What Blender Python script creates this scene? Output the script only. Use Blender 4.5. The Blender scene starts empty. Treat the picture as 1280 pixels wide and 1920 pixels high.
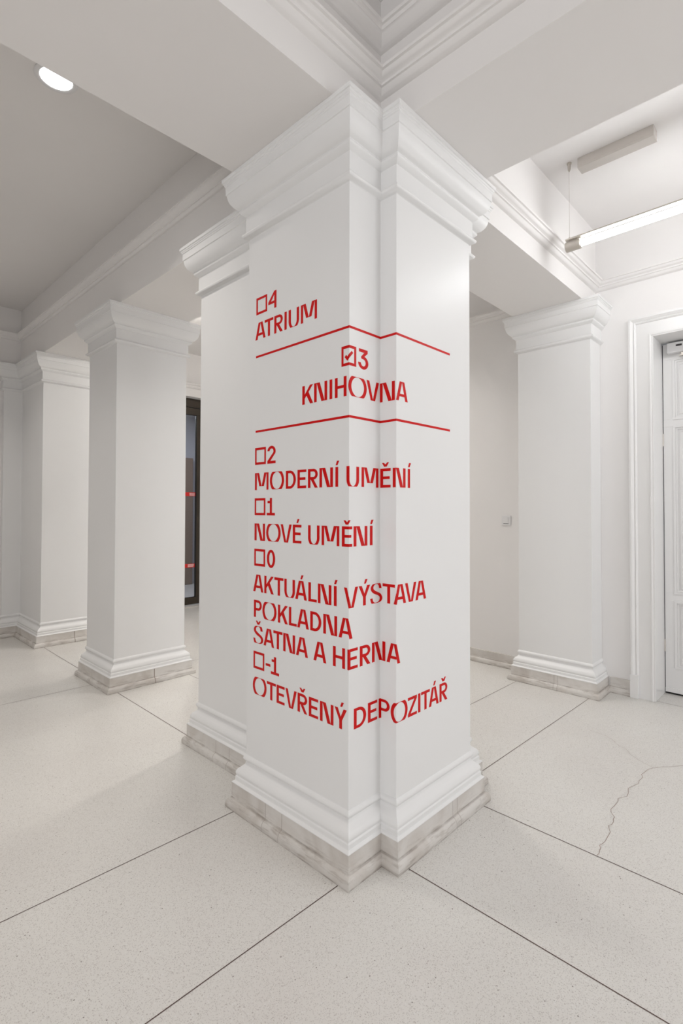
import bpy, math, random
from mathutils import Vector, Matrix

random.seed(7)
SC = bpy.context.scene
COL = SC.collection

# ------------------------------------------------------------------ camera
CAM_POS = Vector((-1.3703, -1.3566, 1.35))
YAW, PITCH, ROLL = math.radians(42.2051), math.radians(1.0242), math.radians(0.0687)
FPX, PX, PY = 965.4343, 696.29, 936.54
fwd = Vector((math.cos(YAW)*math.cos(PITCH), math.sin(YAW)*math.cos(PITCH), math.sin(PITCH)))
rt = Vector((math.sin(YAW), -math.cos(YAW), 0))
up = rt.cross(fwd)
rt2 = rt*math.cos(ROLL) + up*math.sin(ROLL)
up2 = up*math.cos(ROLL) - rt*math.sin(ROLL)
cam_d = bpy.data.cameras.new('camera')
cam = bpy.data.objects.new('camera', cam_d); COL.objects.link(cam)
cam.matrix_world = Matrix(((rt2.x, up2.x, -fwd.x, CAM_POS.x), (rt2.y, up2.y, -fwd.y, CAM_POS.y),
                           (rt2.z, up2.z, -fwd.z, CAM_POS.z), (0, 0, 0, 1)))
cam_d.sensor_fit = 'HORIZONTAL'; cam_d.sensor_width = 36.0
cam_d.lens = 36.0*FPX/1280.0
cam_d.shift_x = -(PX-640)/1280.0
cam_d.shift_y = -(960-PY)/1280.0
cam_d.clip_start = 0.02
SC.camera = cam

# ------------------------------------------------------------------ world, exposure, large lights
W = bpy.data.worlds.new('world'); SC.world = W; W.use_nodes = True
W.node_tree.nodes['Background'].inputs[0].default_value = (0.80, 0.88, 1.0, 1)
W.node_tree.nodes['Background'].inputs[1].default_value = 0.3
SC.view_settings.view_transform = 'Standard'
SC.view_settings.look = 'None'
SC.view_settings.gamma = 1.0
SC.view_settings.use_curve_mapping = False
SC.view_settings.exposure = -0.02

def area(name, loc, size, power, color, rot, sy=None, shape='RECTANGLE', spread=180):
    l = bpy.data.lights.new(name, 'AREA'); l.energy = power; l.color = color
    l.shape = shape; l.size = size
    if sy: l.size_y = sy
    l.spread = math.radians(spread)
    o = bpy.data.objects.new(name, l); COL.objects.link(o)
    o.location = loc; o.rotation_euler = rot
    return o
DAY = (0.93, 0.97, 1.0)
WARM = (1.0, 0.93, 0.86)
# added fill standing in for daylight at unseen, added windows (south and west walls)
area('added_fill_south_east', (1.69, -4.66, 1.75), 1.3, 42, (0.975, 0.995, 1.02), (math.radians(90), 0, 0), 2.1)
area('added_fill_west', (-4.56, -2.0, 1.75), 2.2, 66, (0.98, 0.99, 1.015), (math.radians(90), 0, math.radians(-90)), 2.1)
DOWN_W = 7.2       # each recessed downlight, left bay
DOWN_E = 10.2       # each recessed downlight, bay behind the pillar
DOWN_C = 0.4       # each added, unseen downlight, bay above the camera
TUBE_E = 27.5      # emission of the pendant tube in the right bay
TUBE_E2 = 80.0     # and of the one behind the pillar

# ------------------------------------------------------------------ materials
def mat(name):
    m = bpy.data.materials.new(name); m.use_nodes = True
    nt = m.node_tree; return m, nt, nt.nodes['Principled BSDF']
def N(nt, t, **k):
    n = nt.nodes.new(t)
    for a, b in k.items(): setattr(n, a, b)
    return n
def ocoord(nt):
    g = N(nt, 'ShaderNodeNewGeometry'); return g.outputs['Position']

def paint(name, col, rough=0.5, spec=0.35, bump=0.02, scale=60, var=0.012):
    m, nt, b = mat(name)
    P = ocoord(nt)
    n = N(nt, 'ShaderNodeTexNoise'); n.inputs['Scale'].default_value = 2.2; n.inputs['Detail'].default_value = 3
    nt.links.new(P, n.inputs['Vector'])
    r = N(nt, 'ShaderNodeMapRange'); r.inputs[3].default_value = 1-var; r.inputs[4].default_value = 1+var
    nt.links.new(n.outputs[0], r.inputs[0])
    mx = N(nt, 'ShaderNodeVectorMath', operation='SCALE'); mx.inputs[0].default_value = col
    nt.links.new(r.outputs[0], mx.inputs['Scale'])
    nt.links.new(mx.outputs[0], b.inputs['Base Color'])
    b.inputs['Roughness'].default_value = rough
    b.inputs['Specular IOR Level'].default_value = spec
    n2 = N(nt, 'ShaderNodeTexNoise'); n2.inputs['Scale'].default_value = scale; n2.inputs['Detail'].default_value = 3
    nt.links.new(P, n2.inputs['Vector'])
    bp = N(nt, 'ShaderNodeBump'); bp.inputs['Strength'].default_value = bump*5; bp.inputs['Distance'].default_value = 0.002
    nt.links.new(n2.outputs[0], bp.inputs['Height']); nt.links.new(bp.outputs[0], b.inputs['Normal'])
    return m
M_WALL = paint('white_wall_paint', (0.845, 0.824, 0.81), 0.55, 0.3)
M_PIER = paint('white_satin_paint', (0.842, 0.836, 0.828), 0.36, 0.4, bump=0.008, scale=25)
M_CEIL = paint('white_ceiling_paint', (0.842, 0.818, 0.80), 0.65, 0.2, bump=0.006)
M_DOOR = paint('white_gloss_paint', (0.83, 0.82, 0.81), 0.25, 0.45, bump=0.01, scale=20)

def simple(name, col, rough=0.5, metal=0.0, spec=0.5, emit=None, es=0.0):
    m, nt, b = mat(name)
    n = N(nt, 'ShaderNodeTexNoise'); n.inputs['Scale'].default_value = 30
    nt.links.new(ocoord(nt), n.inputs['Vector'])
    r = N(nt, 'ShaderNodeMapRange'); r.inputs[3].default_value = max(0.02, rough-0.012); r.inputs[4].default_value = rough+0.012
    nt.links.new(n.outputs[0], r.inputs[0]); nt.links.new(r.outputs[0], b.inputs['Roughness'])
    b.inputs['Base Color'].default_value = (*col, 1)
    b.inputs['Metallic'].default_value = metal; b.inputs['Specular IOR Level'].default_value = spec
    if emit:
        b.inputs['Emission Color'].default_value = (*emit, 1); b.inputs['Emission Strength'].default_value = es
    return m
M_RED = simple('red_vinyl', (0.62, 0.0012, 0.0010), 0.42, 0, 0.25)
M_JOINT = simple('floor_joint', (0.10, 0.06, 0.05), 0.6)
M_CRACK = simple('floor_crack', (0.33, 0.26, 0.22), 0.7)
M_ALU = simple('brushed_aluminium', (0.62, 0.58, 0.53), 0.34, 0.85)
M_WHITE = simple('white_plastic', (0.80, 0.79, 0.79), 0.35)
M_BOXM = simple('ballast_housing', (0.66, 0.62, 0.58), 0.22, 0.3)
M_TUBE = simple('lit_tube', (1, 1, 1), 0.3, 0, 0.5, (0.975, 1.0, 1.02), TUBE_E)
M_TUBE2 = simple('lit_tube_far', (1, 1, 1), 0.3, 0, 0.5, (1.0, 0.975, 0.92), TUBE_E2)
M_LED = simple('lit_downlight', (1, 1, 1), 0.3, 0, 0.5, (0.96, 0.98, 1.0), 9.0)
M_BRONZE = simple('dark_bronze_aluminium', (0.045, 0.033, 0.022), 0.35, 0.2)
M_BLACK = simple('black_rubber_and_gap', (0.008, 0.008, 0.008), 0.6)  # gasket rubber; also paints the dark gap under the panelled door
M_DARK = simple('dark_slot', (0.05, 0.045, 0.045), 0.5)
M_STREDS = simple('red_sticker', (0.62, 0.012, 0.01), 0.4)
M_STWHITE = simple('white_sticker_print', (0.85, 0.8, 0.78), 0.4)
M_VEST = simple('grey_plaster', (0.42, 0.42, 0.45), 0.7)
M_BROWN = simple('brown_wood_panel', (0.20, 0.13, 0.09), 0.5)

# glass: clear pane, reflecting the hall
M_GLASS, nt, b = mat('clear_glass')
b.inputs['Transmission Weight'].default_value = 1.0; b.inputs['Roughness'].default_value = 0.02
b.inputs['Base Color'].default_value = (0.86, 0.88, 0.9, 1); b.inputs['IOR'].default_value = 1.5

# terrazzo
M_FLOOR, nt, b = mat('terrazzo')
P = ocoord(nt)
big = N(nt, 'ShaderNodeTexNoise'); big.inputs['Scale'].default_value = 1.3; big.inputs['Detail'].default_value = 4
nt.links.new(P, big.inputs['Vector'])
cr = N(nt, 'ShaderNodeValToRGB')
cr.color_ramp.elements[0].position = 0.35; cr.color_ramp.elements[0].color = (0.70, 0.675, 0.64, 1)
cr.color_ramp.elements[1].position = 0.68; cr.color_ramp.elements[1].color = (0.74, 0.722, 0.685, 1)
nt.links.new(big.outputs[0], cr.inputs[0])
last = cr.outputs[0]
def chips(scale, lo, hi, col, amt, seed):
    global last
    mp = N(nt, 'ShaderNodeMapping'); mp.inputs['Location'].default_value = (seed, seed*1.7, 0)
    nt.links.new(P, mp.inputs[0])
    v = N(nt, 'ShaderNodeTexVoronoi'); v.inputs['Scale'].default_value = scale
    nt.links.new(mp.outputs[0], v.inputs['Vector'])
    sel = N(nt, 'ShaderNodeSeparateColor'); nt.links.new(v.outputs['Color'], sel.inputs[0])
    a = N(nt, 'ShaderNodeMapRange'); a.inputs[1].default_value = lo; a.inputs[2].default_value = lo+0.02
    nt.links.new(sel.outputs[0], a.inputs[0])
    d = N(nt, 'ShaderNodeMapRange'); d.inputs[1].default_value = hi; d.inputs[2].default_value = hi*0.7
    nt.links.new(v.outputs['Distance'], d.inputs[0])
    mu = N(nt, 'ShaderNodeMath', operation='MULTIPLY'); nt.links.new(a.outputs[0], mu.inputs[0]); nt.links.new(d.outputs[0], mu.inputs[1])
    m2 = N(nt, 'ShaderNodeMath', operation='MULTIPLY'); nt.links.new(mu.outputs[0], m2.inputs[0]); m2.inputs[1].default_value = amt
    mx = N(nt, 'ShaderNodeMix', data_type='RGBA'); nt.links.new(m2.outputs[0], mx.inputs['Factor'])
    nt.links.new(last, mx.inputs['A']); mx.inputs['B'].default_value = (*col, 1)
    last = mx.outputs['Result']
chips(230, 0.60, 0.45, (0.50, 0.47, 0.44), 0.62, 1.3)
chips(330, 0.72, 0.45, (0.46, 0.43, 0.41), 0.6, 2.2)
chips(150, 0.86, 0.42, (0.78, 0.77, 0.75), 0.6, 5.1)
chips(140, 0.90, 0.34, (0.38, 0.33, 0.31), 0.55, 9.7)
chips(105, 0.968, 0.28, (0.18, 0.15, 0.13), 0.8, 3.9)
nt.links.new(last, b.inputs['Base Color'])
rn = N(nt, 'ShaderNodeTexNoise'); rn.inputs['Scale'].default_value = 4
nt.links.new(P, rn.inputs['Vector'])
rr = N(nt, 'ShaderNodeMapRange'); rr.inputs[3].default_value = 0.20; rr.inputs[4].default_value = 0.255
nt.links.new(rn.outputs[0], rr.inputs[0]); nt.links.new(rr.outputs[0], b.inputs['Roughness'])
b.inputs['Specular IOR Level'].default_value = 0.5

# marble plinth, scuffed
M_STONE, nt, b = mat('marble_plinth_stone')
P = ocoord(nt)
n1 = N(nt, 'ShaderNodeTexNoise'); n1.inputs['Scale'].default_value = 5; n1.inputs['Detail'].default_value = 6; n1.inputs['Distortion'].default_value = 1.2
nt.links.new(P, n1.inputs['Vector'])
c1 = N(nt, 'ShaderNodeValToRGB')
e = c1.color_ramp.elements
e[0].position = 0.30; e[0].color = (0.56, 0.515, 0.47, 1)
e[1].position = 0.62; e[1].color = (0.69, 0.66, 0.625, 1)
nt.links.new(n1.outputs[0], c1.inputs[0])
# horizontal scuffs near the skirting lip
mp = N(nt, 'ShaderNodeMapping'); mp.inputs['Scale'].default_value = (9, 9, 70)
nt.links.new(P, mp.inputs[0])
n2 = N(nt, 'ShaderNodeTexNoise'); n2.inputs['Scale'].default_value = 1.0; n2.inputs['Detail'].default_value = 7; n2.inputs['Roughness'].default_value = 0.65
nt.links.new(mp.outputs[0], n2.inputs['Vector'])
s2 = N(nt, 'ShaderNodeMapRange'); s2.inputs[1].default_value = 0.50; s2.inputs[2].default_value = 0.72
nt.links.new(n2.outputs[0], s2.inputs[0])
sx = N(nt, 'ShaderNodeSeparateXYZ'); nt.links.new(P, sx.inputs[0])
hz = N(nt, 'ShaderNodeMapRange'); hz.inputs[1].default_value = 0.085; hz.inputs[2].default_value = 0.045
nt.links.new(sx.outputs[2], hz.inputs[0])
mu = N(nt, 'ShaderNodeMath', operation='MULTIPLY'); nt.links.new(s2.outputs[0], mu.inputs[0]); nt.links.new(hz.outputs[0], mu.inputs[1])
mu2 = N(nt, 'ShaderNodeMath', operation='MULTIPLY'); nt.links.new(mu.outputs[0], mu2.inputs[0]); mu2.inputs[1].default_value = 0.62
mx = N(nt, 'ShaderNodeMix', data_type='RGBA'); nt.links.new(mu2.outputs[0], mx.inputs['Factor'])
nt.links.new(c1.outputs[0], mx.inputs['A']); mx.inputs['B'].default_value = (0.25, 0.20, 0.16, 1)
ds = []
for zc_, hw in ((0.044, 0.0045), (0.002, 0.006)):
    d1 = N(nt, 'ShaderNodeMath', operation='SUBTRACT'); nt.links.new(sx.outputs[2], d1.inputs[0]); d1.inputs[1].default_value = zc_
    d2 = N(nt, 'ShaderNodeMath', operation='ABSOLUTE'); nt.links.new(d1.outputs[0], d2.inputs[0])
    d3 = N(nt, 'ShaderNodeMapRange'); d3.inputs[1].default_value = hw; d3.inputs[2].default_value = 0.0
    nt.links.new(d2.outputs[0], d3.inputs[0]); ds.append(d3)
dm = N(nt, 'ShaderNodeMath', operation='MAXIMUM'); nt.links.new(ds[0].outputs[0], dm.inputs[0]); nt.links.new(ds[1].outputs[0], dm.inputs[1])
n4 = N(nt, 'ShaderNodeTexNoise'); n4.inputs['Scale'].default_value = 14; n4.inputs['Detail'].default_value = 5
nt.links.new(P, n4.inputs['Vector'])
s4 = N(nt, 'ShaderNodeMapRange'); s4.inputs[1].default_value = 0.38; s4.inputs[2].default_value = 0.62
nt.links.new(n4.outputs[0], s4.inputs[0])
d5 = N(nt, 'ShaderNodeMath', operation='MULTIPLY'); nt.links.new(dm.outputs[0], d5.inputs[0]); nt.links.new(s4.outputs[0], d5.inputs[1])
d6 = N(nt, 'ShaderNodeMath', operation='MULTIPLY'); nt.links.new(d5.outputs[0], d6.inputs[0]); d6.inputs[1].default_value = 0.75
mx2 = N(nt, 'ShaderNodeMix', data_type='RGBA'); nt.links.new(d6.outputs[0], mx2.inputs['Factor'])
nt.links.new(mx.outputs['Result'], mx2.inputs['A']); mx2.inputs['B'].default_value = (0.22, 0.18, 0.15, 1)
nt.links.new(mx2.outputs['Result'], b.inputs['Base Color'])
b.inputs['Roughness'].default_value = 0.42
bp = N(nt, 'ShaderNodeBump'); bp.inputs['Strength'].default_value = 0.35; bp.inputs['Distance'].default_value = 0.002
nt.links.new(n2.outputs[0], bp.inputs['Height']); nt.links.new(bp.outputs[0], b.inputs['Normal'])

# ------------------------------------------------------------------ mesh helpers
class MB:
    def __init__(s): s.v = []; s.f = []; s.m = []
    def add(s, vs, fs, mi=0):
        o = len(s.v); s.v += [tuple(x) for x in vs]
        for f in fs: s.f.append([i+o for i in f]); s.m.append(mi)
        return s
    def box(s, a, b_, mi=0):
        x0, y0, z0 = a; x1, y1, z1 = b_
        return s.add([(x0,y0,z0),(x1,y0,z0),(x1,y1,z0),(x0,y1,z0),(x0,y0,z1),(x1,y0,z1),(x1,y1,z1),(x0,y1,z1)],
                     [(3,2,1,0),(4,5,6,7),(0,1,5,4),(1,2,6,5),(2,3,7,6),(3,0,4,7)], mi)
    def cyl(s, p0, p1, r, n=24, mi=0, r1=None):
        p0 = Vector(p0); p1 = Vector(p1); d = (p1-p0).normalized()
        a = d.orthogonal().normalized(); c = d.cross(a); r1 = r if r1 is None else r1
        vs = []
        for p, q in ((p0, r), (p1, r1)):
            for i in range(n):
                t = 2*math.pi*i/n; vs.append(p + (a*math.cos(t)+c*math.sin(t))*q)
        fs = [(i, (i+1) % n, n+(i+1) % n, n+i) for i in range(n)]
        fs.append(tuple(reversed(range(n)))); fs.append(tuple(range(n, 2*n)))
        return s.add(vs, fs, mi)
    def build(s, name, mats, parent=None, smooth=0, bevel=0, loc=(0,0,0)):
        me = bpy.data.meshes.new(name)
        vs = [(v[0]-loc[0], v[1]-loc[1], v[2]-loc[2]) for v in s.v]
        me.from_pydata(vs, [], s.f)
        if not isinstance(mats, (list, tuple)): mats = [mats]
        for m_ in mats: me.materials.append(m_)
        me.polygons.foreach_set('material_index', s.m)
        if smooth:
            me.polygons.foreach_set('use_smooth', [True]*len(me.polygons))
            me.set_sharp_from_angle(angle=math.radians(smooth))
        me.update()
        o = bpy.data.objects.new(name, me); COL.objects.link(o)
        if parent is not None:
            o.parent = parent
            o.location = (loc[0]-parent.location[0], loc[1]-parent.location[1], loc[2]-parent.location[2])
        else: o.location = loc
        if bevel:
            md = o.modifiers.new('bevel', 'BEVEL'); md.width = bevel; md.segments = 2; md.limit_method = 'ANGLE'
        return o

def area2(poly): return sum(poly[i][0]*poly[(i+1) % len(poly)][1]-poly[(i+1) % len(poly)][0]*poly[i][1] for i in range(len(poly)))
def offset(poly, o):
    """grow a counter-clockwise rectilinear polygon outwards by o (mitred)"""
    out = []; n = len(poly)
    for i in range(n):
        p, q, r = Vector(poly[i-1]), Vector(poly[i]), Vector(poly[(i+1) % n])
        d1 = (q-p).normalized(); d2 = (r-q).normalized()
        n1 = Vector((d1.y, -d1.x)); n2 = Vector((d2.y, -d2.x))
        out.append((q.x + (n1.x+n2.x)*o, q.y + (n1.y+n2.y)*o))
    return out
def sweep(poly, prof, cap=True, mb=None, inward=False):
    """run a profile [(offset, z)...] round a counter-clockwise plan; mitred corners"""
    mb = mb or MB(); n = len(poly); vs = []; fs = []
    for o, z in prof:
        for x, y in offset(poly, -o if inward else o): vs.append((x, y, z))
    for k in range(len(prof)-1):
        for i in range(n):
            j = (i+1) % n
            q = (k*n+i, k*n+j, (k+1)*n+j, (k+1)*n+i)
            fs.append(q if not inward else tuple(reversed(q)))
    if cap:
        fs.append(tuple(reversed(range(n)))); fs.append(tuple((len(prof)-1)*n+i for i in range(n)))
    return mb.add(vs, fs)
def curve(pts, k=4):
    """Catmull-Rom densify a profile"""
    P_ = [pts[0]] + list(pts) + [pts[-1]]; out = []
    for i in range(1, len(P_)-2):
        for t in range(k):
            u = t/k; r = []
            for c in range(2):
                p0, p1, p2, p3 = P_[i-1][c], P_[i][c], P_[i+1][c], P_[i+2][c]
                r.append(0.5*((2*p1)+(-p0+p2)*u+(2*p0-5*p1+4*p2-p3)*u*u+(-p0+3*p1-3*p2+p3)*u**3))
            out.append(tuple(r))
    out.append(tuple(pts[-1])); return out

def tag(o, label=None, cat=None, group=None, kind=None):
    if label: o['label'] = label
    if cat: o['category'] = cat
    if group: o['group'] = group
    if kind: o['kind'] = kind
    return o
def empty(name, loc):
    o = bpy.data.objects.new(name, None); COL.objects.link(o); o.location = loc; o.empty_display_size = 0.1; return o
def struct(o): o['kind'] = 'structure'; return o

# ------------------------------------------------------------------ key dimensions
n, m, w, L = 0.178, 0.082, 0.540, 0.6533
X1, X2 = n, n+w                 # beam strip along the row of pillars
ZS = 2.869                      # underside of the beams
ZC = 3.47                       # ceilings
ZCC = 3.41                      # ceiling of the bay above the camera
XW = 2.67                       # right wall
YN = 5.20                       # far wall
YS, XS = -4.6, -4.5             # walls behind the camera
YE = 0.535                      # far side of the beam to the right wall
YB = 5.13                       # face of the far beam

# ------------------------------------------------------------------ floor
fl = MB()
fl.box((XS-0.4, YS-0.4, -0.12), (XW+0.8, 8.0, 0.0))
def joint(x0, y0, x1, y1, wd=0.0036, mi=1, z=0.0006):
    a = Vector((x0, y0, 0)); c = Vector((x1, y1, 0)); d = (c-a).normalized(); q = Vector((-d.y, d.x, 0))*wd/2
    fl.add([(a.x-q.x, a.y-q.y, z), (c.x-q.x, c.y-q.y, z), (c.x+q.x, c.y+q.y, z), (a.x+q.x, a.y+q.y, z)], [(0,1,2,3)], mi)
for j_ in [(0.175, YS, 0.172, -0.05), (0.178, 1.3, 0.194, 2.6), (0.203, 3.2, 0.214, 4.4),
           (0.695, YS, 0.724, -0.1), (0.748, 1.3, 0.752, 2.6), (0.75, 3.2, 0.75, 4.4),
           (XS, 0.79, -0.03, 0.654), (XS, 0.09, -0.03, -0.014), (0.85, 0.022, 2.42, -0.025),
           (0.85, 0.555, 2.42, 0.528), (XS, 3.06, 0.14, 2.892), (0.78, 2.905, XW, 2.87)]:
    joint(*j_)
joint(2.675, -0.38, 2.66, -1.38, 0.003); joint(2.672, -0.387, 2.90, -0.387, 0.003)
crack = [(0.725,-0.644),(0.765,-0.641),(0.794,-0.63),(0.834,-0.639),(0.914,-0.635),(0.953,-0.614),(0.996,-0.622),(1.036,-0.614),(1.063,-0.591),(1.106,-0.584),(1.137,-0.586),(1.2,-0.579),(1.248,-0.605),(1.321,-0.589),(1.362,-0.599),(1.401,-0.612),(1.442,-0.606),(1.492,-0.608),(1.511,-0.598),(1.586,-0.609),(1.621,-0.623),(1.646,-0.642),(1.696,-0.688),(1.76,-0.734),(1.83,-0.79),(1.9,-0.86)]
crack2 = [(1.621,-0.623),(1.64,-0.593),(1.656,-0.56),(1.685,-0.521),(1.711,-0.487),(1.753,-0.458),(1.764,-0.422),(1.795,-0.386),(1.823,-0.366),(1.854,-0.317),(1.865,-0.265),(1.877,-0.21)]
def crackline(pts, wd):
    for (a0, b0), (a1, b1) in zip(pts, pts[1:]):
        mx_ = ((a0+a1)/2+random.uniform(-.005, .005), (b0+b1)/2+random.uniform(-.005, .005))
        joint(a0, b0, *mx_, wd, 2, 0.0005); joint(*mx_, a1, b1, wd, 2, 0.0005)
crackline(crack, 0.0026); crackline(crack2, 0.0014)
struct(fl.build('floor', [M_FLOOR, M_JOINT, M_CRACK]))

# ------------------------------------------------------------------ ceiling with beams
ceil = struct(MB().box((XS-0.3, YS-0.3, ZC), (XW+0.6, YN+0.3, ZC+0.15)).build('ceiling', M_CEIL))
def beam(a, b_): return MB().box(a, b_).build('beam', M_CEIL, ceil)
beam((X1, YS, ZS), (X2, YN, ZC-0.0005))
beam((XS, 0.0, ZS), (X1-0.0005, L, ZC-0.0005))
beam((X2+0.0005, 0.0, ZS), (XW-0.0005, YE, ZC-0.0005))
beam((XS, YB, ZS), (X1-0.0005, YN-0.0005, ZC-0.0005))
MB().box((XS, YS, ZCC), (X1-0.0005, -0.0005, ZC-0.0005)).build('ceiling_panel', M_CEIL, ceil)

COR_A = [(-0.002, 2.975), (0.0, 2.996)] + curve([(0.008, 2.998), (0.020, 3.004), (0.032, 3.018)], 3) + [(0.040, 3.019), (0.041, 3.026)] + curve([(0.046, 3.030), (0.058, 3.036), (0.066, 3.047)], 3) + [(0.076, 3.048), (0.077, 3.058), (-0.002, 3.066)]
COR_B = [(-0.002, 3.12), (0.0, 3.137)] + curve([(0.008, 3.139), (0.014, 3.146), (0.018, 3.156)], 3) + [(0.024, 3.157), (0.025, 3.164)] + curve([(0.030, 3.168), (0.042, 3.182), (0.046, 3.200)], 4) + [(0.050, 3.201), (0.050, 3.210), (-0.002, 3.214)]
COR_C = [(-0.002, 3.16), (0.0, 3.187)] + curve([(0.010, 3.189), (0.028, 3.20), (0.048, 3.222)], 4) + [(0.054, 3.223), (0.056, 3.238), (0.064, 3.240), (0.066, 3.252), (-0.002, 3.258)]
def rect(x0, y0, x1, y1): return [(x0, y0), (x1, y0), (x1, y1), (x0, y1)]
def cornice(name, r, prof): return struct(sweep(r, prof, cap=False, inward=True).build(name, M_CEIL, smooth=40))
cornice('trim_1', rect(XS, YS, X1, 0.0), COR_A)
cornice('trim_2', rect(XS, YS, X1, 0.0), COR_C)
cornice('trim_3', rect(X2, YS, XW, 0.0), COR_A)
cornice('trim_4', rect(XS, L, X1, YB), COR_B)
cornice('trim_5', rect(X2, YE, XW, YN), COR_A)

# ------------------------------------------------------------------ walls
DY0, DY1, DZ = -0.385, -1.385, 2.585      # right door opening
we = MB()
we.box((XW, DY0+0.0, 0), (XW+0.35, YN+0.3, ZC)); we.box((XW, YS-0.3, 0), (XW+0.35, DY1, ZC)); we.box((XW, DY1, DZ), (XW+0.35, DY0, ZC))
struct(we.build('wall_right', M_WALL))
GX0, GX1, GZ = 0.95, 2.46, 2.885          # far glazed doorway
wn = MB()
wn.box((XS-0.3, YN, 0), (GX0, YN+0.3, ZC)); wn.box((GX1, YN, 0), (XW-0.0005, YN+0.3, ZC)); wn.box((GX0, YN, GZ), (GX1, YN+0.3, ZC))
struct(wn.build('wall_far', M_WALL))
def wall_win(axis, c, lo, hi, spans, name):
    mb = MB(); z0, z1 = 0.7, 2.8; t = 0.3
    def bx(a, b_, za, zb):
        if b_-a < 1e-4: return
        if axis == 'y': mb.box((a, c-t, za), (b_, c, zb))
        else: mb.box((c-t, a, za), (c, b_, zb))
    p_ = lo
    for a, b_ in spans:
        bx(p_, a, 0, ZC); bx(a, b_, 0, z0); bx(a, b_, z1, ZC); p_ = b_
    bx(p_, hi, 0, ZC)
    return struct(mb.build(name, M_WALL))
wall_win('y', YS, XS, XW, [(1.04, 2.34)], 'wall_south')
wall_win('x', XS, YS-0.3, YN, [(-3.1, -0.9)], 'wall_west')
def window(name, axis, c, a, b_):
    z0, z1 = 0.7, 2.8; mb = MB(); gl = MB()
    def bx(M_, p, q, za, zb, d0, d1):
        if axis == 'y': M_.box((p, c-d1, za), (q, c-d0, zb))
        else: M_.box((c-d1, p, za), (c-d0, q, zb))
    md = (a+b_)/2
    for p, q, za, zb in [(a, a+.06, z0, z1), (b_-.06, b_, z0, z1), (a+.06, b_-.06, z0, z0+.06), (a+.06, b_-.06, z1-.06, z1), (md-.03, md+.03, z0+.06, z1-.06)]:
        bx(mb, p, q, za, zb, 0.15, 0.21)
    for zz in (1.5, 2.2): bx(mb, a+.06, md-.03, zz-.015, zz+.015, .16, .20); bx(mb, md+.03, b_-.06, zz-.015, zz+.015, .16, .20)
    o = struct(mb.build(name, M_DOOR))
    bx(gl, a+.06, b_-.06, z0+.06, z1-.06, 0.178, 0.182)
    gl.build('pane', M_GLASS, o)
window('added_window_1', 'y', YS, 1.04, 2.34)  # unseen window added to give the right bay's fill a source
window('added_window_2', 'x', XS, -3.1, -0.9)  # unseen window added as a source for the west fill

# stone baseboards
BB = [(0.0, 0.0), (0.032, 0.0), (0.032, 0.012)] + curve([(0.031, 0.020), (0.026, 0.032), (0.018, 0.040), (0.014, 0.05)], 3) + [(0.012, 0.108), (0.0, 0.110)]
def base_x(name, x, y0, y1, sgn=-1):
    mb = MB(); k = len(BB); vs = []
    for y in (y0, y1):
        for o, z in BB: vs.append((x+sgn*o, y, z))
    mb.add(vs, [(i, i+1, k+i+1, k+i) for i in range(k-1)] + [tuple(range(k)), tuple(range(2*k-1, k-1, -1))])
    return struct(mb.build(name, M_STONE))
base_x('baseboard_right', XW, 0.60, YN)
base_x('baseboard_right_near', XW, -0.238, -0.09)
def base_y(name, y, x0, x1):
    mb = MB(); k = len(BB); vs = []
    for x in (x0, x1):
        for o, z in BB: vs.append((x, y-o, z))
    mb.add(vs, [(i, i+1, k+i+1, k+i) for i in range(k-1)] + [tuple(range(k)), tuple(range(2*k-1, k-1, -1))])
    return struct(mb.build(name, M_STONE))
base_y('baseboard_far', YN, XS, -0.03)
base_y('baseboard_far_right', YN, GX1+0.02, XW-0.04)

# ------------------------------------------------------------------ pillars
CAP = ([(0.0, 2.590), (0.004, 2.594), (0.019, 2.599)] + curve([(0.0225, 2.603), (0.0250, 2.609), (0.0225, 2.615), (0.018, 2.619)], 3)
       + [(0.0106, 2.625), (0.0106, 2.696)] + curve([(0.0106, 2.699), (0.018, 2.704), (0.0275, 2.712), (0.0310, 2.716), (0.0325, 2.721), (0.0300, 2.727)], 3)
       + curve([(0.031, 2.729), (0.0456, 2.7366), (0.0545, 2.746), (0.0635, 2.7595), (0.070, 2.777), (0.0735, 2.797)], 4)
       + [(0.0775, 2.799), (0.0775, 2.833)] + curve([(0.0780, 2.835), (0.0812, 2.838), (0.0818, 2.843)], 3) + [(0.0845, 2.845)]
       + curve([(0.0855, 2.848), (0.0860, 2.852)], 2) + [(0.0902, 2.854), (0.0908, ZS-0.0006)])
BASE = ([(0.030, 0.1085), (0.0462, 0.1085)] + curve([(0.0462, 0.111), (0.043, 0.1145), (0.0352, 0.1185)], 2) + [(0.0352, 0.135)]
        + curve([(0.0335, 0.1375), (0.0312, 0.1410), (0.0335, 0.1490), (0.0330, 0.1570), (0.0270, 0.1690), (0.0140, 0.1800), (0.0045, 0.1895), (0.0012, 0.2010)], 4)
        + curve([(0.0060, 0.2080), (0.0097, 0.2135), (0.0100, 0.2190), (0.0070, 0.2260), (0.0, 0.2320)], 3))
PLIN = ([(0.0665, 0.0)] + curve([(0.0670, 0.008), (0.0664, 0.020), (0.0630, 0.030), (0.0575, 0.037), (0.0515, 0.041)], 3) + [(0.0480, 0.0415), (0.0462, 0.045), (0.0456, 0.108)])

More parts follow.
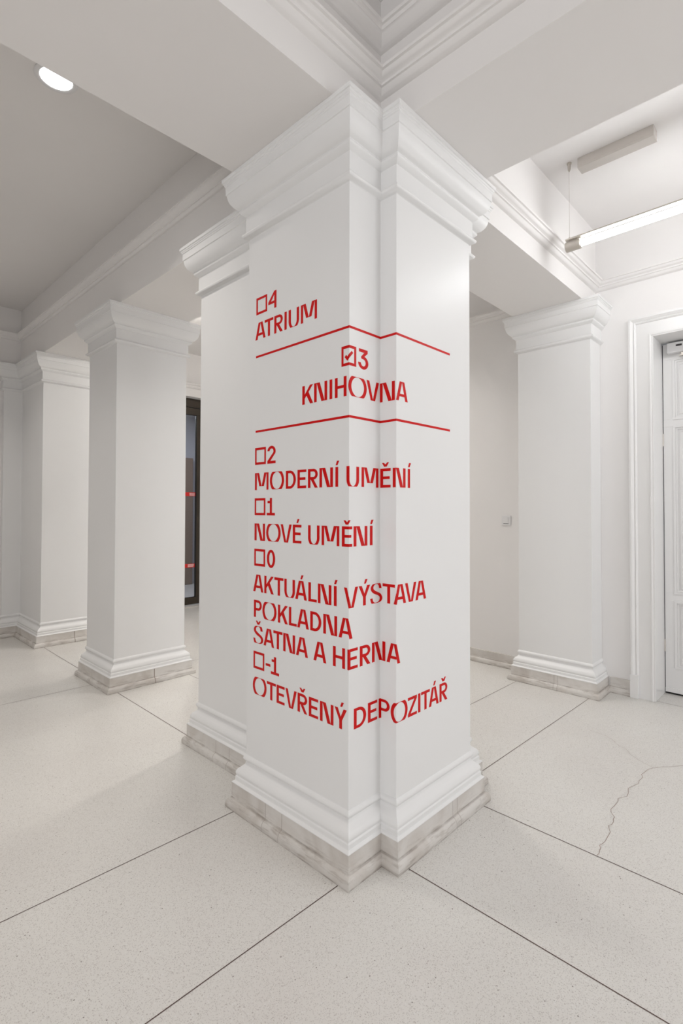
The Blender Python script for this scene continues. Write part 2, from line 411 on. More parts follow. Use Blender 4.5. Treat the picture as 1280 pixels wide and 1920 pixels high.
def pillar(name, plan, label, cat, group=None, joints=(), clamp=(1e9, 1e9)):
    cx = sum(p_[0] for p_ in plan)/len(plan); cy = sum(p_[1] for p_ in plan)/len(plan)
    root = empty(name, (round(cx, 3), round(cy, 3), 0)); tag(root, label, cat, group)
    loc = tuple(root.location)
    def cl_(mb): mb.v = [(min(v[0], clamp[0]), min(v[1], clamp[1]), v[2]) for v in mb.v]; return mb
    cl_(sweep(plan, [(0, 0.20), (0, 2.60)])).build('shaft', M_PIER, root, bevel=0.0016, loc=loc)
    cl_(sweep(plan, CAP)).build('capital', M_PIER, root, smooth=32, loc=loc)
    cl_(sweep(plan, BASE)).build('base_moulding', M_PIER, root, smooth=32, loc=loc)
    pm = cl_(sweep(plan, PLIN))
    for (ax, c, along, wd) in joints:      # butt joints between the plinth stones
        prof = [(o+0.0006, z) for o, z in PLIN]
        vs = []
        for sft in (-wd/2, wd/2):
            for o, z in prof: vs.append((c-o, along+sft, z) if ax == 'x' else (along+sft, c-o, z))
        k = len(prof); pm.add(vs, [(i, i+1, k+i+1, k+i) for i in range(k-1)], 1)
    pm.build('plinth', [M_STONE, M_PJOINT], root, smooth=35, loc=loc)
    return root
M_PJOINT = simple('plinth_joint', (0.30, 0.25, 0.21), 0.7)

XE = 0.842
MAIN = [(0, 0), (n, 0), (n, -m), (X2, -m), (X2, 0), (XE, 0), (XE, YE), (X2, YE), (X2, 1.396), (n, 1.396), (n, L), (0, L)]
pier = pillar('pillar', MAIN, 'large white cross-shaped pillar in the foreground carrying the red floor directory', 'pillar', 'pillars in the row',
              joints=[('x', 0, 0.445, 0.0016), ('x', 0, 0.335, 0.0016), ('x', n, 1.13, 0.0016), ('x', n, 1.00, 0.0016), ('y', -m, 0.535, 0.0016), ('y', -m, 0.50, 0.0012)])
pillar('pillar', rect(0.190, 2.633, 0.744, 3.178), 'free-standing square white pillar in the middle of the row behind the lettered one', 'pillar', 'pillars in the row',
       joints=[('y', 2.633, 0.475, 0.006), ('x', 0.19, 2.93, 0.002)])
pillar('pillar', [(0.2, 4.43), (0.744, 4.43), (0.744, YN-0.001), (0.033, YN-0.001), (0.033, YB+0.005), (0.2, YB+0.005)],
       'farthest white pillar at left, joined to the far wall', 'pillar', 'pillars in the row', joints=[('y', 4.43, 0.49, 0.006)], clamp=(1e9, YN-0.0008))
pillar('pilaster', rect(2.464, -0.03, XW-0.001, 0.537), 'white pilaster against the right wall between light switch and panelled door', 'pilaster',
       joints=[('x', 2.464, 0.235, 0.002), ('x', 2.464, 0.205, 0.002)], clamp=(XW-0.0008, 1e9))

# ------------------------------------------------------------------ the red directory on the main pillar
H = 0.0762; T = 0.0148; B = 0.0107
def R_(x0, z0, x1, z1): return [(x0, z0), (x1, z0), (x1, z1), (x0, z1)]
def strip(A_, B_): return [[A_[i], A_[i+1], B_[i+1], B_[i]] for i in range(len(A_)-1)]
def ell(cx_, cz_, rx, rz, a0, a1, k=28, clo=None, chi=None):
    o = []
    for i in range(k+1):
        t = math.radians(a0+(a1-a0)*i/k); z = cz_+rz*math.sin(t)
        if clo is not None: z = max(clo, z)
        if chi is not None: z = min(chi, z)
        o.append((cx_+rx*math.cos(t), z))
    return o
def glyph(c, w_):
    h = H; t = T; b_ = B; P_ = []
    base = {'Í': 'I', 'Ě': 'E', 'É': 'E', 'Á': 'A', 'Ý': 'Y', 'Š': 'S', 'Ř': 'R'}.get(c, c)
    mid = w_/2
    if base == 'I': P_.append(R_(0, 0, w_, h))
    elif base == 'A':
        P_.append([(0, 0), (t*1.04, 0), (w_*.515, h), (.31*w_, h)])
        P_.append([(w_-t*1.04, 0), (w_, 0), (.70*w_, h), (w_*.50, h)])
        def xl(z): return t*1.04+(w_*.515-t*1.04)*z/h
        def xr(z): return w_-t*1.04+(w_*.50-w_+t*1.04)*z/h
        za, zb = .225*h, .365*h
        P_.append([(xl(za), za), (xr(za), za), (xr(zb), zb), (xl(zb), zb)])
    elif base == 'V':
        P_.append([(0, h), (t*1.02, h), (w_*.515, 0), (.335*w_, 0)])
        P_.append([(w_-t*1.02, h), (w_, h), (.68*w_, 0), (w_*.50, 0)])
    elif base == 'T':
        P_.append(R_(0, h-b_*1.05, w_, h)); P_.append(R_(mid-t/2, 0, mid+t/2, h-b_*1.05))
    elif base == 'L':
        P_.append(R_(0, 0, t, h)); P_.append(R_(t, 0, w_, b_))
    elif base == 'E':
        P_.append(R_(0, 0, t, h)); P_.append(R_(t, 0, w_, b_)); P_.append(R_(t, h-b_, w_, h)); P_.append(R_(t, .445*h, .91*w_, .445*h+b_))
    elif base == 'H':
        P_.append(R_(0, 0, t, h)); P_.append(R_(w_-t, 0, w_, h)); P_.append(R_(t, .44*h, w_-t, .44*h+b_))
    elif base == 'N':
        P_.append(R_(0, 0, t, h)); P_.append(R_(w_-t, 0, w_, h))
        P_.append([(t*1.0, h), (t*2.22, h), (w_-t, 0), (w_-t*2.22, 0)])
    elif base == 'M':
        t2 = t*.93
        P_.append(R_(0, 0, t2, h)); P_.append(R_(w_-t2, 0, w_, h))
        P_.append([(t2, h), (t2+.165*w_, h), (.495*w_, .215*h), (.335*w_, .215*h)])
        P_.append([(w_-t2-.165*w_, h), (w_-t2, h), (.665*w_, .215*h), (.505*w_, .215*h)])
        P_.append(R_(.49*w_, .215*h, .51*w_, .235*h))
    elif base == 'K':
        P_.append(R_(0, 0, t, h))
        P_.append([(t, .30*h), (.44*w_, .60*h), (.30*w_, .62*h), (t, .50*h)] if False else [(t, .31*h), (w_-.0005, h), (w_-t*1.25, h), (t, .515*h)])
        P_.append([(.36*w_, .50*h), (w_-t*1.2, 0), (w_, 0), (.56*w_, .66*h)])
    elif base == 'O':
        A_ = ell(mid, h/2, w_/2, .666*h, 0, 360, 56, 0, h); B2 = ell(mid, h/2, w_/2-t, .487*h, 0, 360, 56)
        P_ += strip(A_, B2)
    elif base == 'U':
        zc = .36*h
        P_.append(R_(0, zc, t, h)); P_.append(R_(w_-t, zc, w_, h))
        P_ += strip(ell(mid, zc, w_/2, .47*h, 180, 360, 32, 0), ell(mid, zc, w_/2-t, .343*h, 180, 360, 32))
    elif base == 'D':
        P_.append(R_(0, 0, t, h)); xc = .40*w_
        A_ = [(t, h)] + ell(xc, h/2, w_-xc, h/2, 90, -90, 24) + [(t, 0)]
        B2 = [(t, h-b_)] + ell(xc, h/2, w_-xc-t, h/2-b_, 90, -90, 24) + [(t, b_)]
        P_ += strip(A_, B2)
    elif base in 'PR':
        P_.append(R_(0, 0, t, h)); z0 = .40*h if base == 'P' else .43*h; xc = .55*w_; zc = (z0+h)/2
        wr = w_*.99
        A_ = [(t, h)] + ell(xc, zc, wr-xc, (h-z0)/2, 90, -90, 20) + [(t, z0)]
        B2 = [(t, h-b_)] + ell(xc, zc, wr-xc-t*.95, (h-z0)/2-b_, 90, -90, 20) + [(t, z0+b_)]
        P_ += strip(A_, B2)
        if base == 'R': P_.append([(t+.0015, z0+.002), (w_-t*1.18, 0), (w_, 0), (.56*w_, z0+.002)])
    elif base == 'Y':
        P_.append(R_(mid-t/2, 0, mid+t/2, .42*h))
        P_.append([(0, h), (t*1.12, h), (mid, .585*h), (mid, .42*h), (mid-t/2, .42*h)])
        P_.append([(w_, h), (w_-t*1.12, h), (mid, .585*h), (mid, .42*h), (mid+t/2, .42*h)])
    elif base == 'Z':
        P_.append(R_(0, 0, w_, b_)); P_.append(R_(0, h-b_, w_, h))
        P_.append([(0, b_), (t*1.1, b_), (w_, h-b_), (w_-t*1.1, h-b_)])
    elif base == 'S':
        pr = [(.94,.74,.74,.74),(.91,.87,.70,.88),(.82,1.0,.61,.955),(.52,1.0,.49,.978),(.22,.985,.38,.95),(.08,.87,.27,.87),(.05,.75,.26,.76),(.12,.62,.36,.665),(.36,.475,.62,.555),(.62,.395,.88,.44),(.78,.29,.99,.31),(.79,.18,.99,.18),(.72,.08,.89,.055),(.57,.03,.66,0),(.42,.024,.40,0),(.30,.06,.14,.0),(.22,.15,.05,.11),(.19,.27,0,.27)]
        A_ = curve([(a*w_, c2*h) for a, c2, _, _ in pr], 3); B2 = curve([(a*w_, c2*h) for _, _, a, c2 in pr], 3)
        cl = lambda q: (q[0], min(h, max(0, q[1])))
        P_ += strip([cl(q) for q in A_], [cl(q) for q in B2])
    elif base == '4':
        P_.append(R_(w_-t, 0, w_, h)); P_.append(R_(0, .30*h, w_-t, .30*h+b_))
        P_.append([(0, .30*h+b_), (.33*w_, .30*h+b_), (w_-t, .80*h), (w_-t, h)]); 
    elif base == '3':
        P_.append(R_(.08*w_, h-b_*1.15, .93*w_, h))
        P_.append([(.93*w_, h-b_*1.15), (.93*w_-t*1.25, h-b_*1.15), (.28*w_, .60*h), (.48*w_, .565*h)])
        P_.append([(.28*w_, .60*h), (.36*w_, .49*h), (.52*w_, .53*h), (.50*w_, .60*h)])
        P_ += strip(ell(w_*.5, .315*h, .5*w_, .335*h, 100, -178, 34), ell(w_*.5, .315*h, .5*w_-t, .335*h-b_*1.1, 100, -178, 34))
    elif base == '2':
        P_.append(R_(0, 0, w_, b_*1.08))
        A_ = ell(mid, .70*h, w_/2, .315*h, 176, -22, 26) + [(.36*w_, b_*1.08)]
        B2 = ell(mid, .70*h, w_/2-t, .315*h-b_*1.1, 176, -30, 26) + [(.0, b_*1.08)]
        P_ += strip(A_, B2)
    elif base == '1':
        P_.append(R_(0, 0, w_, b_*1.05)); P_.append(R_(.38*w_, b_*1.05, .38*w_+t, h)); P_.append(R_(.10*w_, .70*h, .38*w_, .70*h+b_))
    elif base == '0':
        P_ += strip(ell(mid, h/2, w_/2, .52*h, 0, 360, 48), ell(mid, h/2, w_/2-t*1.05, .52*h-b_*1.1, 0, 360, 48))
    elif base == '-': P_.append(R_(0, .37*h, w_, .37*h+b_))
    elif base in '#@':
        b2 = .0105
        P_.append(R_(0, 0, w_, b2)); P_.append(R_(0, h-b2, w_, h)); P_.append(R_(0, b2, b2, h-b2)); P_.append(R_(w_-b2, b2, w_, h-b2))
        if base == '@':
            q = lambda x, z: (x*w_, z*h)
            P_.append([q(.22,.44), q(.31,.545), q(.41,.45), q(.41,.23)])
            P_.append([q(.41,.23), q(.41,.45), q(.69,.74), q(.79,.655)])
    if c in 'ÍÉÁÝ':
        xm = {'Í': .0015, 'É': mid-.004, 'Á': mid-.004, 'Ý': mid-.002}[c]
        P_.append([(xm, 1.09*h), (xm+.0098, 1.09*h), (xm+.0190, 1.31*h), (xm+.0068, 1.31*h)])
    if c in 'ĚŠŘ':
        xm = mid
        P_.append([(xm-.018, 1.30*h), (xm-.0085, 1.30*h), (xm+.001, 1.205*h), (xm+.001, 1.09*h), (xm-.0065, 1.09*h)])
        P_.append([(xm+.018, 1.31*h), (xm+.0085, 1.31*h), (xm+.001, 1.205*h), (xm+.001, 1.09*h), (xm+.0065, 1.09*h)])
    return P_

S1, S2, S3 = L, L+n, L+n+m
def smap(s, z, d):
    if s < S1: return (-d, L-s, z)
    if s < S2: return (s-L, -d, z)
    if s < S3: return (n-d, -(s-L-n), z)
    return (s-L-m, -m-d, z)
def clip(poly, lim, keep_less):
    out = []; k = len(poly)
    for i in range(k):
        a, c = poly[i], poly[(i+1) % k]
        ia = a[0] <= lim if keep_less else a[0] >= lim
        ic = c[0] <= lim if keep_less else c[0] >= lim
        if ia: out.append(a)
        if ia != ic:
            u = (lim-a[0])/(c[0]-a[0]); out.append((lim, a[1]+u*(c[1]-a[1])))
    return out
def vinyl(mb, poly, lay):
    if area2(poly) < 0: poly = poly[::-1]
    d = 0.0008+lay*1.5e-5
    for i, (lo, hi) in enumerate([(-9, S1), (S1, S2), (S2, S3), (S3, 9)]):
        q = clip(clip(poly, hi, True), lo, False) if len(poly) > 2 else []
        if len(q) < 3 or abs(area2(q)) < 1e-9: continue
        sc = (max(lo, min(a[0] for a in q))+min(hi, max(a[0] for a in q)))/2
        def mp_(s, z, dd):
            if i == 0: return (-dd, L-s, z)
            if i == 1: return (s-L, -dd, z)
            if i == 2: return (n-dd, -(s-L-n), z)
            return (s-L-m, -m-dd, z)
        k = len(q)
        mb.add([mp_(s, z, d) for s, z in q] + [mp_(s, z, 0.0001) for s, z in q],
               [tuple(range(k)), tuple(reversed(range(k, 2*k)))] + [(a, k+a, k+(a+1) % k, (a+1) % k) for a in range(k)])
ROWS = [
 (2.227, '4', [('#',.0603,.1403),('4',.1493,.2073)]),
 (2.113, 'ATRIUM', [('A',.0543,.1293),('T',.1233,.1863),('R',.1933,.2523),('I',.2643,.2790),('U',.2923,.3603),('M',.3723,.4713)]),
 (1.890, '3', [('@',.6123,.6903),('3',.7013,.7583)]),
 (1.7755, 'KNIHOVNA', [('K',.3833,.4493),('N',.4563,.5323),('I',.5463,.5611),('H',.5763,.6393),('O',.6493,.7493),('V',.7493,.8213),('N',.8283,.9062),('A',.9122,.9846)]),
 (1.547, '2', [('#',.0563,.1363),('2',.1483,.2063)]),
 (1.4335, 'MODERNÍ UMĚNÍ', [('M',.0563,.1563),('O',.1673,.2653),('D',.2783,.3433),('E',.3543,.4093),('R',.4203,.4793),('N',.4893,.5663),('Í',.5803,.5951),('U',.6403,.7073),('M',.7213,.8183),('Ě',.8313,.8850),('N',.8962,.9706),('Í',.9856,.9999)]),
 (1.320, '1', [('#',.0553,.1343),('1',.1453,.2033)]),
 (1.207, 'NOVÉ UMĚNÍ', [('N',.0553,.1323),('O',.1423,.2433),('V',.2443,.3173),('É',.3253,.3803),('U',.4223,.4903),('M',.5033,.6023),('Ě',.6163,.6703),('N',.6783,.7540),('Í',.7693,.7841)]),
 (1.093, '0', [('#',.0543,.1343),('0',.1483,.2063)]),
 (.978, 'AKTUÁLNÍ VÝSTAVA', [('A',.0473,.1223),('K',.1303,.1973),('T',.2023,.2643),('U',.2713,.3403),('Á',.3433,.4153),('L',.4253,.4753),('N',.4823,.5593),('Í',.5733,.5885),('V',.6283,.7023),('Ý',.7063,.7703),('S',.7713,.8422),('T',.8442,.9072),('A',.9012,.9736),('V',.9686,1.0406),('A',1.0356,1.1076)]),
 (.8635, 'POKLADNA', [('P',.0533,.1123),('O',.1173,.2173),('K',.2283,.2943),('L',.3023,.3523),('A',.3563,.4283),('D',.4373,.5023),('N',.5143,.5913),('A',.6003,.6723)]),
 (.749, 'ŠATNA A HERNA', [('Š',.0503,.1233),('A',.1273,.2013),('T',.1973,.2593),('N',.2653,.3423),('A',.3493,.4233),('A',.4573,.5313),('H',.5693,.6343),('E',.6473,.7013),('R',.7133,.7723),('N',.7823,.8582),('A',.8652,.9366)]),
 (.635, '-1', [('#',.0523,.1323),('-',.1433,.1763),('1',.1803,.2373)]),
 (.5215, 'OTEVŘENÝ DEPOZITÁŘ', [('O',.0483,.1493),('T',.1523,.2153),('E',.2213,.2753),('V',.2813,.3543),('Ř',.3603,.4203),('E',.4303,.4853),('N',.4963,.5723),('Ý',.5793,.6443),('D',.6813,.7483),('E',.7593,.8123),('P',.8223,.8812),('O',.8862,.9836),('Z',.9866,1.0446),('I',1.0536,1.0680),('T',1.0736,1.1336),('Á',1.1276,1.1976),('Ř',1.2046,1.2636)]),
]
ploc = tuple(pier.location)
for z0, word, letters in ROWS:
    box_mb = MB(); mb = MB(); lay = 0
    for c, a, b_ in letters:
        for poly in glyph(c, b_-a):
            tgt = box_mb if c in '#@' else mb
            lay = (lay+1) % 12
            vinyl(tgt, [(x+a, z+z0) for x, z in poly], lay)
    if box_mb.v:
        o = box_mb.build('checkbox', M_RED, pier, loc=ploc)
        o['label'] = 'red ticked square beside floor number 3' if word == '3' else 'red outlined empty square beside floor number %s' % word
        o = mb.build('floor_number', M_RED, pier, loc=ploc); o['label'] = 'red floor number %s' % word
    else:
        o = mb.build('lettering', M_RED, pier, loc=ploc); o['label'] = 'red lettering reading %s' % word
for za, zb, lb in ((2.0315, 2.0408, 'upper red rule wrapping round the pillar above floor number 3'), (1.6925, 1.7018, 'lower red rule wrapping round the pillar under KNIHOVNA')):
    mb = MB(); vinyl(mb, R_(.0593, za, 1.287, zb), 0)
    o = mb.build('rule_line', M_RED, pier, loc=ploc); o['label'] = lb

# ------------------------------------------------------------------ pendant tube light (right bay)
def pendant(x, y0, ln, z, label, group=None, mt=None):
    r = empty('pendant_light', (x, y0-ln/2, z)); tag(r, label, 'ceiling light', group); loc = tuple(r.location)
    MB().cyl((x, y0-0.085, z), (x, y0-ln+0.085, z), 0.0185, 24).build('tube', mt or M_TUBE, r, smooth=50, loc=loc)
    for ya, yb in ((y0, y0-0.088), (y0-ln, y0-ln+0.088)):
        mb = MB().cyl((x, ya, z), (x, yb, z), 0.030, 32)
        s_ = 1 if yb < ya else -1
        mb.cyl((x, yb+0.004*s_, z), (x, yb-0.004*s_, z), 0.0265, 32)
        mb.cyl((x-0.012, yb, z-0.022), (x-0.012, yb-0.006*s_, z-0.022), 0.004, 10)
        mb.cyl((x-0.012, yb, z+0.022), (x-0.012, yb-0.006*s_, z+0.022), 0.004, 10)
        mb.build('end_cap', M_ALU, r, smooth=50, bevel=0.0015, loc=loc)
    rail = MB()
    rail.box((x-0.018, y0-ln, z+0.036), (x+0.018, y0, z+0.046)); rail.box((x-0.006, y0-0.07, z+0.029), (x+0.006, y0-0.02, z+0.0365)); rail.box((x-0.006, y0-ln+0.02, z+0.029), (x+0.006, y0-ln+0.07, z+0.0365))
    rail.build('rail', M_ALU, r, bevel=0.001, loc=loc)
    zc_ = ZC
    for yy in (y0-0.02, y0-ln+0.02):
        wr = MB().cyl((x, yy, z+0.046), (x, yy, zc_-0.05), 0.0009, 8).build('suspension_wire', M_ALU, r, loc=loc)
        MB().cyl((x, yy, z+0.0455), (x, yy, z+0.058), 0.005, 12).build('wire_grip', M_ALU, r, smooth=50, loc=loc)
        cu = MB().cyl((x, yy, zc_-0.0005), (x, yy, zc_-0.006), 0.0145, 24)
        cu.cyl((x, yy, zc_-0.006), (x, yy, zc_-0.045), 0.0105, 20, r1=0.0075); cu.cyl((x, yy, zc_-0.045), (x, yy, zc_-0.053), 0.004, 12)
        cu.build('ceiling_cup', M_ALU, r, smooth=50, loc=loc)
    bx = MB().box((x-0.012, y0-0.49, zc_-0.062), (x+0.060, y0-0.075, zc_-0.0005))
    bx.box((x-0.0125, y0-0.4895, zc_-0.047), (x+0.0605, y0-0.0755, zc_-0.0462))
    bx.build('ballast_box', M_BOXM, r, bevel=0.003, loc=loc)
    return r
pendant(1.755, -0.135, 1.55, 2.953, 'slim suspended fluorescent tube light glowing in the bay right of the pillar', 'suspended tube lights')
pendant(1.755, -1.80, 1.55, 2.953, 'added suspended tube light farther along the right bay, beyond the picture edge', 'suspended tube lights')  # unseen tube added to brighten the floor and lower walls on the right
pendant(1.755, 3.95, 1.30, 2.953, 'suspended tube light behind the large pillar in the far right bay', 'suspended tube lights', mt=M_TUBE2)

# ------------------------------------------------------------------ recessed downlights
def downlight(x, y, zc_, label, group=None):
    r = empty('downlight', (x, y, zc_)); tag(r, label, 'ceiling light', group); loc = tuple(r.location)
    k = 40
    mb = MB(); prof = [(0.093, -0.0002), (0.094, -0.003), (0.088, -0.006), (0.075, -0.007), (0.070, -0.004), (0.069, -0.0002)]
    vs = []; fs = []
    for q, zz in prof:
        for i in range(k): vs.append((x+q*math.cos(2*math.pi*i/k), y+q*math.sin(2*math.pi*i/k), zc_+zz))
    for a in range(len(prof)-1):
        for i in range(k): fs.append((a*k+i, (a+1)*k+i, (a+1)*k+(i+1) % k, a*k+(i+1) % k))
    mb.add(vs, fs); mb.build('rim', M_WHITE, r, smooth=40, loc=loc)
    MB().cyl((x, y, zc_-0.0005), (x, y, zc_-0.0035), 0.069, 40).build('diffuser', M_LED, r, loc=loc)
    area('downlight_beam', (x, y, zc_-0.009), 0.13, (DOWN_E if x > 0.7 else DOWN_W) if y > 0 else DOWN_C, (1.02, 0.98, 0.93), (0, 0, 0), shape='DISK', spread=110)
downlight(-0.563, 1.476, ZC, 'round recessed downlight half hidden behind the ceiling beam, upper left', 'recessed downlights')
for q_ in ((-0.85, -0.85, 'nearest the lettered pillar'), (-2.6, -0.85, 'over the west end'), (-0.85, -2.9, 'near the added south window'), (-2.6, -2.9, 'in the south-west corner')):
    downlight(q_[0], q_[1], ZCC, 'added, unseen recessed downlight %s of the bay above the camera' % q_[2], 'recessed downlights')  # unseen lamps added to light the floor from above
downlight(1.69, 1.75, ZC, 'recessed downlight hidden behind the lettered pillar in the far right bay', 'recessed downlights')
downlight(2.25, 3.2, ZC, 'recessed downlight nearest the glass door in the far right bay', 'recessed downlights')
downlight(-2.6, 1.476, ZC, 'added, unseen recessed downlight farther left in the left bay', 'recessed downlights')  # unseen lamp added as a further light source for this bay
downlight(-0.9, 3.9, ZC, 'added, unseen recessed downlight deep in the left bay', 'recessed downlights')  # another unseen lamp added to light the left bay

# ------------------------------------------------------------------ right-hand panelled door
dr = empty('door_1', (XW, DY0, 0)); struct(dr); dl = tuple(dr.location)
cas = MB()
def casing(mb, a, z1, sgn):
    # vertical architrave: a = opening edge, profile runs away from the opening
    prof = [(0.0, XW), (0.0, XW-0.020), (0.006, XW-0.024), (0.014, XW-0.024), (0.016, XW-0.020), (0.024, XW-0.019), (0.098, XW-0.019),
            (0.102, XW-0.026), (0.110, XW-0.030), (0.116, XW-0.025), (0.124, XW-0.034), (0.134, XW-0.040), (0.146, XW-0.040), (0.148, XW)]
    return prof
CP = casing(None, 0, 0, 1)
k = len(CP); vs = []
zt = DZ
for (ya, sg) in ((DY0, 1), (DY1, -1)):
    pass
# one mitred U-shaped sweep: bottom-left, top-left, top-right, bottom-right
stations = [lambda o: (DY0+o, 0.0), lambda o: (DY0+o, DZ-0.005+o), lambda o: (DY1-o, DZ-0.005+o), lambda o: (DY1-o, 0.0)]
for st in stations:
    for o, x in CP:
        y, z = st(o); vs.append((x, y, z))
fs = []
for a in range(3):
    for i in range(k-1): fs.append((a*k+i, (a+1)*k+i, (a+1)*k+i+1, a*k+i+1))
cas.add(vs, fs)
for (ya, sg) in ((DY0, 1), (DY1, -1)):
    y0_, y1_ = sorted((ya-0.0*sg, ya+0.15*sg)); cas.box((XW-0.043, y0_+(0.098 if sg > 0 else -.001), 0.001), (XW, y1_+(0.001 if sg > 0 else -.098), 0.165))
cas.build('door_casing', M_DOOR, dr, smooth=25, loc=dl)
jam = MB()
jam.box((XW-0.0195, DY0-0.012, 0.001), (XW+0.232, DY0+0.0002, DZ-0.012)); jam.box((XW-0.0195, DY1-0.0002, 0.001), (XW+0.232, DY1+0.012, DZ-0.012))
jam.box((XW-0.0195, DY1-0.0002, DZ-0.012), (XW+0.232, DY0+0.0002, DZ+0.0002))
jam.build('door_frame', M_DOOR, dr, bevel=0.002, loc=dl)
XD = XW+0.232
leaf = MB(); yL, yR, zB, zT = DY0-0.016, DY1+0.016, 0.014, DZ-0.018
pans = [(0.19, 0.70), (0.735+0.0, 1.965), (1.995, 2.43)]
pans = [(0.195, 0.675), (0.735, 1.955), (2.010, 2.45)]
py0, py1 = yL-0.068, yR+0.068
zs_ = [zB] + [q for a in pans for q in a] + [zT]
for i in range(0, len(zs_), 2): leaf.box((XD, yR, zs_[i]), (XD+0.045, yL, zs_[i+1]))
for a, c in pans:
    leaf.box((XD, py0, a), (XD+0.045, yL, c)); leaf.box((XD, yR, a), (XD+0.045, py1, c)); leaf.box((XD+0.012, py1, a), (XD+0.040, py0, c))
    for q, (dx, hh) in enumerate(((0.0, 0.0), (0.016, 0.0))):
        pass
    # raised bolection moulding round the panel
    for (o0, o1, xx) in ((-0.006, 0.010, XD-0.006), (0.010, 0.022, XD+0.002), (0.034, 0.042, XD+0.006)):
        leaf.box((xx, py1+o0, a+o0), (XD+0.0125, py0-o0, a+o1)); leaf.box((xx, py1+o0, c-o1), (XD+0.0125, py0-o0, c-o0))
        leaf.box((xx, py0-o1, a+o1), (XD+0.0125, py0-o0, c-o1)); leaf.box((xx, py1+o0, a+o1), (XD+0.0125, py1+o1, c-o1))
leaf.box((XD-0.006, yR, zB), (XD, yL, 0.045))
leaf.build('door_leaf', M_DOOR, dr, bevel=0.0012, loc=dl)
MB().box((XD+0.003, yR, 0.0012), (XD+0.043, yL, 0.0145)).build('bottom_gap_shade', M_BLACK, dr, loc=dl)  # black strip painting the dark gap under the leaf
gp = MB(); gp.box((XD+0.012, yL, 0.014), (XD+0.03, DY0-0.010, zT)); gp.build('edge_gap_shade', M_DARK, dr, loc=dl)  # dark strip painting the shade in the gap beside the leaf
for zz in (1.86, 0.35):
    hg = MB(); hg.cyl((XD-0.003, yL+0.002, zz-0.045), (XD-0.003, yL+0.002, zz+0.045), 0.0045, 12)
    hg.build('hinge', M_ALU, dr, smooth=50, loc=dl)
# overhead closer fixed to the leaf
cl = MB(); cl.box((XD-0.052, -0.70, 2.485), (XD-0.0005, -0.437, 2.560))
cb = cl.build('door_closer', M_WHITE, dr, bevel=0.006, loc=dl)
MB().box((XD-0.0535, -0.535, 2.527), (XD-0.0515, -0.497, 2.541)).build('slot', M_DARK, cb, bevel=0.002, loc=(XW, DY0, 0)).location = (0, 0, 0)
ar = MB(); ar.cyl((XD-0.028, -0.53, 2.484), (XD-0.028, -0.53, 2.462), 0.012, 16)
ar.box((XD-0.045, -0.76, 2.458), (XD-0.022, -0.515, 2.466))
ar.build('closer_arm', M_ALU, cb, loc=(XW, DY0, 0)).location = (0, 0, 0)
# room behind stays closed by the leaf

# ------------------------------------------------------------------ light switch
sw = MB().box((XW-0.009, 0.706, 1.210), (XW-0.0003, 0.793, 1.292)).build('light_switch', M_WHITE, bevel=0.003, loc=(XW, 0.75, 1.25))
tag(sw, 'small square white rocker light switch on the wall left of the pilaster', 'light switch')
rk = MB(); rk.add([(XW-0.012, 0.725, 1.226), (XW-0.012, 0.775, 1.226), (XW-0.015, 0.775, 1.277), (XW-0.015, 0.725, 1.277),
                   (XW-0.009, 0.725, 1.226), (XW-0.009, 0.775, 1.226), (XW-0.009, 0.775, 1.277), (XW-0.009, 0.725, 1.277)],
                  [(0,3,2,1),(4,5,6,7),(0,1,5,4),(1,2,6,5),(2,3,7,6),(3,0,4,7)])
rk.build('rocker', M_WHITE, sw, loc=(XW, 0.75, 1.25)).location = (0, 0, 0)
MB().box((XW-0.0100, 0.726, 1.2225), (XW-0.0088, 0.774, 1.2255)).build('shadow_gap', M_DARK, sw, loc=(XW, 0.75, 1.25)).location = (0, 0, 0)

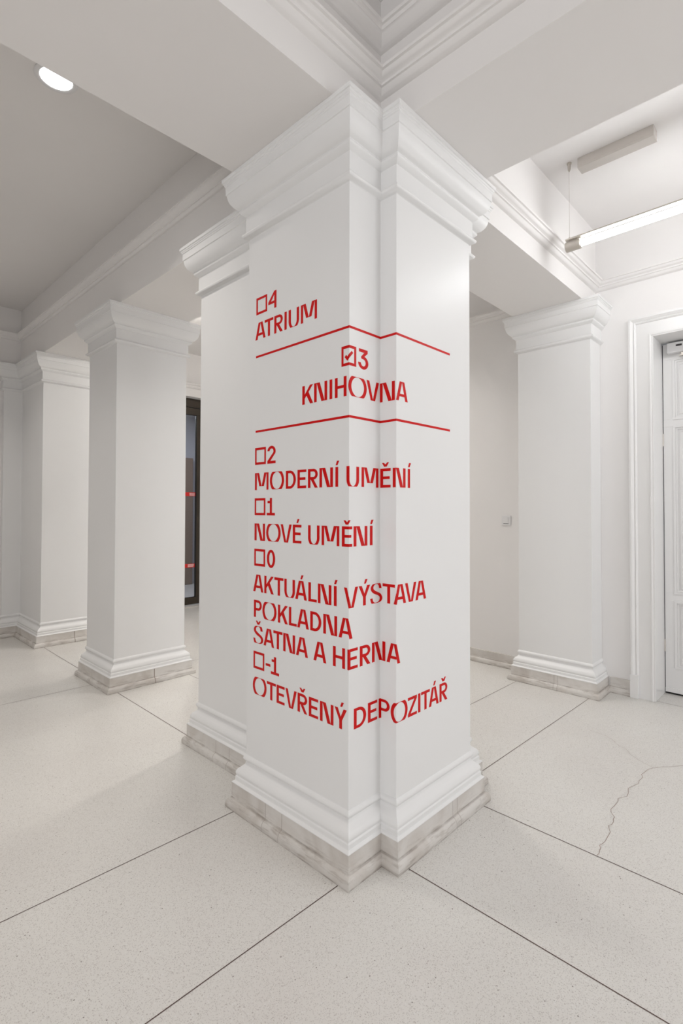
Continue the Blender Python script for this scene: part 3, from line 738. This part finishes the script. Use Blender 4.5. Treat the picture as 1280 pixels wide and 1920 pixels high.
# ------------------------------------------------------------------ far glazed door and lobby
gd = empty('door_2', ((GX0+GX1)/2, 5.33, 0)); struct(gd); gl_ = tuple(gd.location)
Y0, Y1 = 5.314, 5.374
fr = MB()
fr.box((GX0, Y0, 2.762), (GX1, Y1, 2.858)); fr.box((GX1-0.012, Y0, 0.0), (GX1, Y1, 2.762)); fr.box((GX0, Y0, 0.0), (GX0+0.04, Y1, 2.762))
fr.box((GX0, Y0+0.01, 2.858), (GX1, Y1, GZ))
fr.build('door_frame', M_BRONZE, gd, bevel=0.002, loc=gl_)
lf = MB(); a, c = 1.60, 2.443
def leafmesh(a, c):
    lf = MB(); y0_ = Y0+0.004
    lf.box((a, y0_, 0.018), (c, Y1, 0.112)); lf.box((a, y0_, 2.660), (c, Y1, 2.756)); lf.box((a, y0_, 0.112), (a+0.09, Y1, 2.660)); lf.box((c-0.112, y0_, 0.112), (c, Y1, 2.660))
    o = lf.build('door_leaf', M_BRONZE, gd, bevel=0.003, loc=gl_)
    g = MB().box((a+0.092, Y0+0.030, 0.114), (c-0.114, Y0+0.036, 2.658)).build('pane', M_GLASS, o, loc=gl_); g.location = (0, 0, 0)
    gs = MB()
    for q in ((a+0.09, 0.112, a+0.097, 2.66), (c-0.119, 0.112, c-0.112, 2.66)): gs.box((q[0], Y0+0.02, q[1]), (q[2], Y0+0.029, q[3]))
    for q in ((a+0.097, 0.112, c-0.119, 0.119), (a+0.097, 2.653, c-0.119, 2.66)): gs.box((q[0], Y0+0.02, q[1]), (q[2], Y0+0.029, q[3]))
    s_ = gs.build('gasket', M_BLACK, o, loc=gl_); s_.location = (0, 0, 0)
    return o
leafmesh(1.60, GX1-0.013); leafmesh(GX0+0.042, 1.595)
MB().box((GX0, YN+0.002, 0.0005), (GX1, Y0, 0.008)).build('threshold', M_STONE, gd, loc=gl_)
def sticker(x0, x1, z0, z1, lb, marks):
    o = MB().box((x0, Y0+0.0285, z0), (x1, Y0+0.0298, z1)).build('safety_sticker', M_STREDS, loc=((x0+x1)/2, Y0+0.029, z0))
    tag(o, lb, 'sticker', None)
    for blk in marks:
        mb = MB()
        for q in blk: mb.box((x0+q[0], Y0+0.0280, z0+q[1]), (x0+q[2], Y0+0.0286, z0+q[3]))
        p_ = mb.build('printed_text', M_STWHITE, o, loc=((x0+x1)/2, Y0+0.029, z0)); p_.location = (0, 0, 0)
tl = []
def textbars(x, wd):
    r = []
    for zz in (0.009, 0.022, 0.035):
        u = x
        while u < x+wd-0.006:
            g = random.uniform(.006, .016); r.append((u, zz, min(u+g, x+wd), zz+.008)); u += g+.004
    return r
sticker(1.74, 2.328, 1.522, 1.576, 'upper red sticker with white print on the dark glass door', [textbars(0.36, 0.075), textbars(0.502, 0.075), textbars(0.02, 0.2)])
sticker(1.74, 2.326, 0.528, 0.580, 'lower red sticker with white print on the dark glass door', [textbars(0.30, 0.07), textbars(0.484, 0.09), textbars(0.02, 0.2)])
lob = MB()
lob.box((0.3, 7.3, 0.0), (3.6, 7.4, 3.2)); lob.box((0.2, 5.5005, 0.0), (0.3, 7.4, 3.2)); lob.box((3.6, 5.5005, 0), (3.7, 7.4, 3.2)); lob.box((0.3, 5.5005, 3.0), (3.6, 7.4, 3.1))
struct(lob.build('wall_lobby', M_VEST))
area('lobby_fill', (2.0, 6.3, 2.95), 0.8, 40, (0.85, 0.9, 1.0), (0, 0, 0), 0.8)  # bare fill lamp added to lift the grey lobby behind the glass
lobby_panel = MB().box((2.4, 7.2, 0), (3.31, 7.295, 2.25)).build('brown_panel', M_BROWN, bevel=0.01); struct(lobby_panel)  # plain panel for an unidentified brown area behind the glass
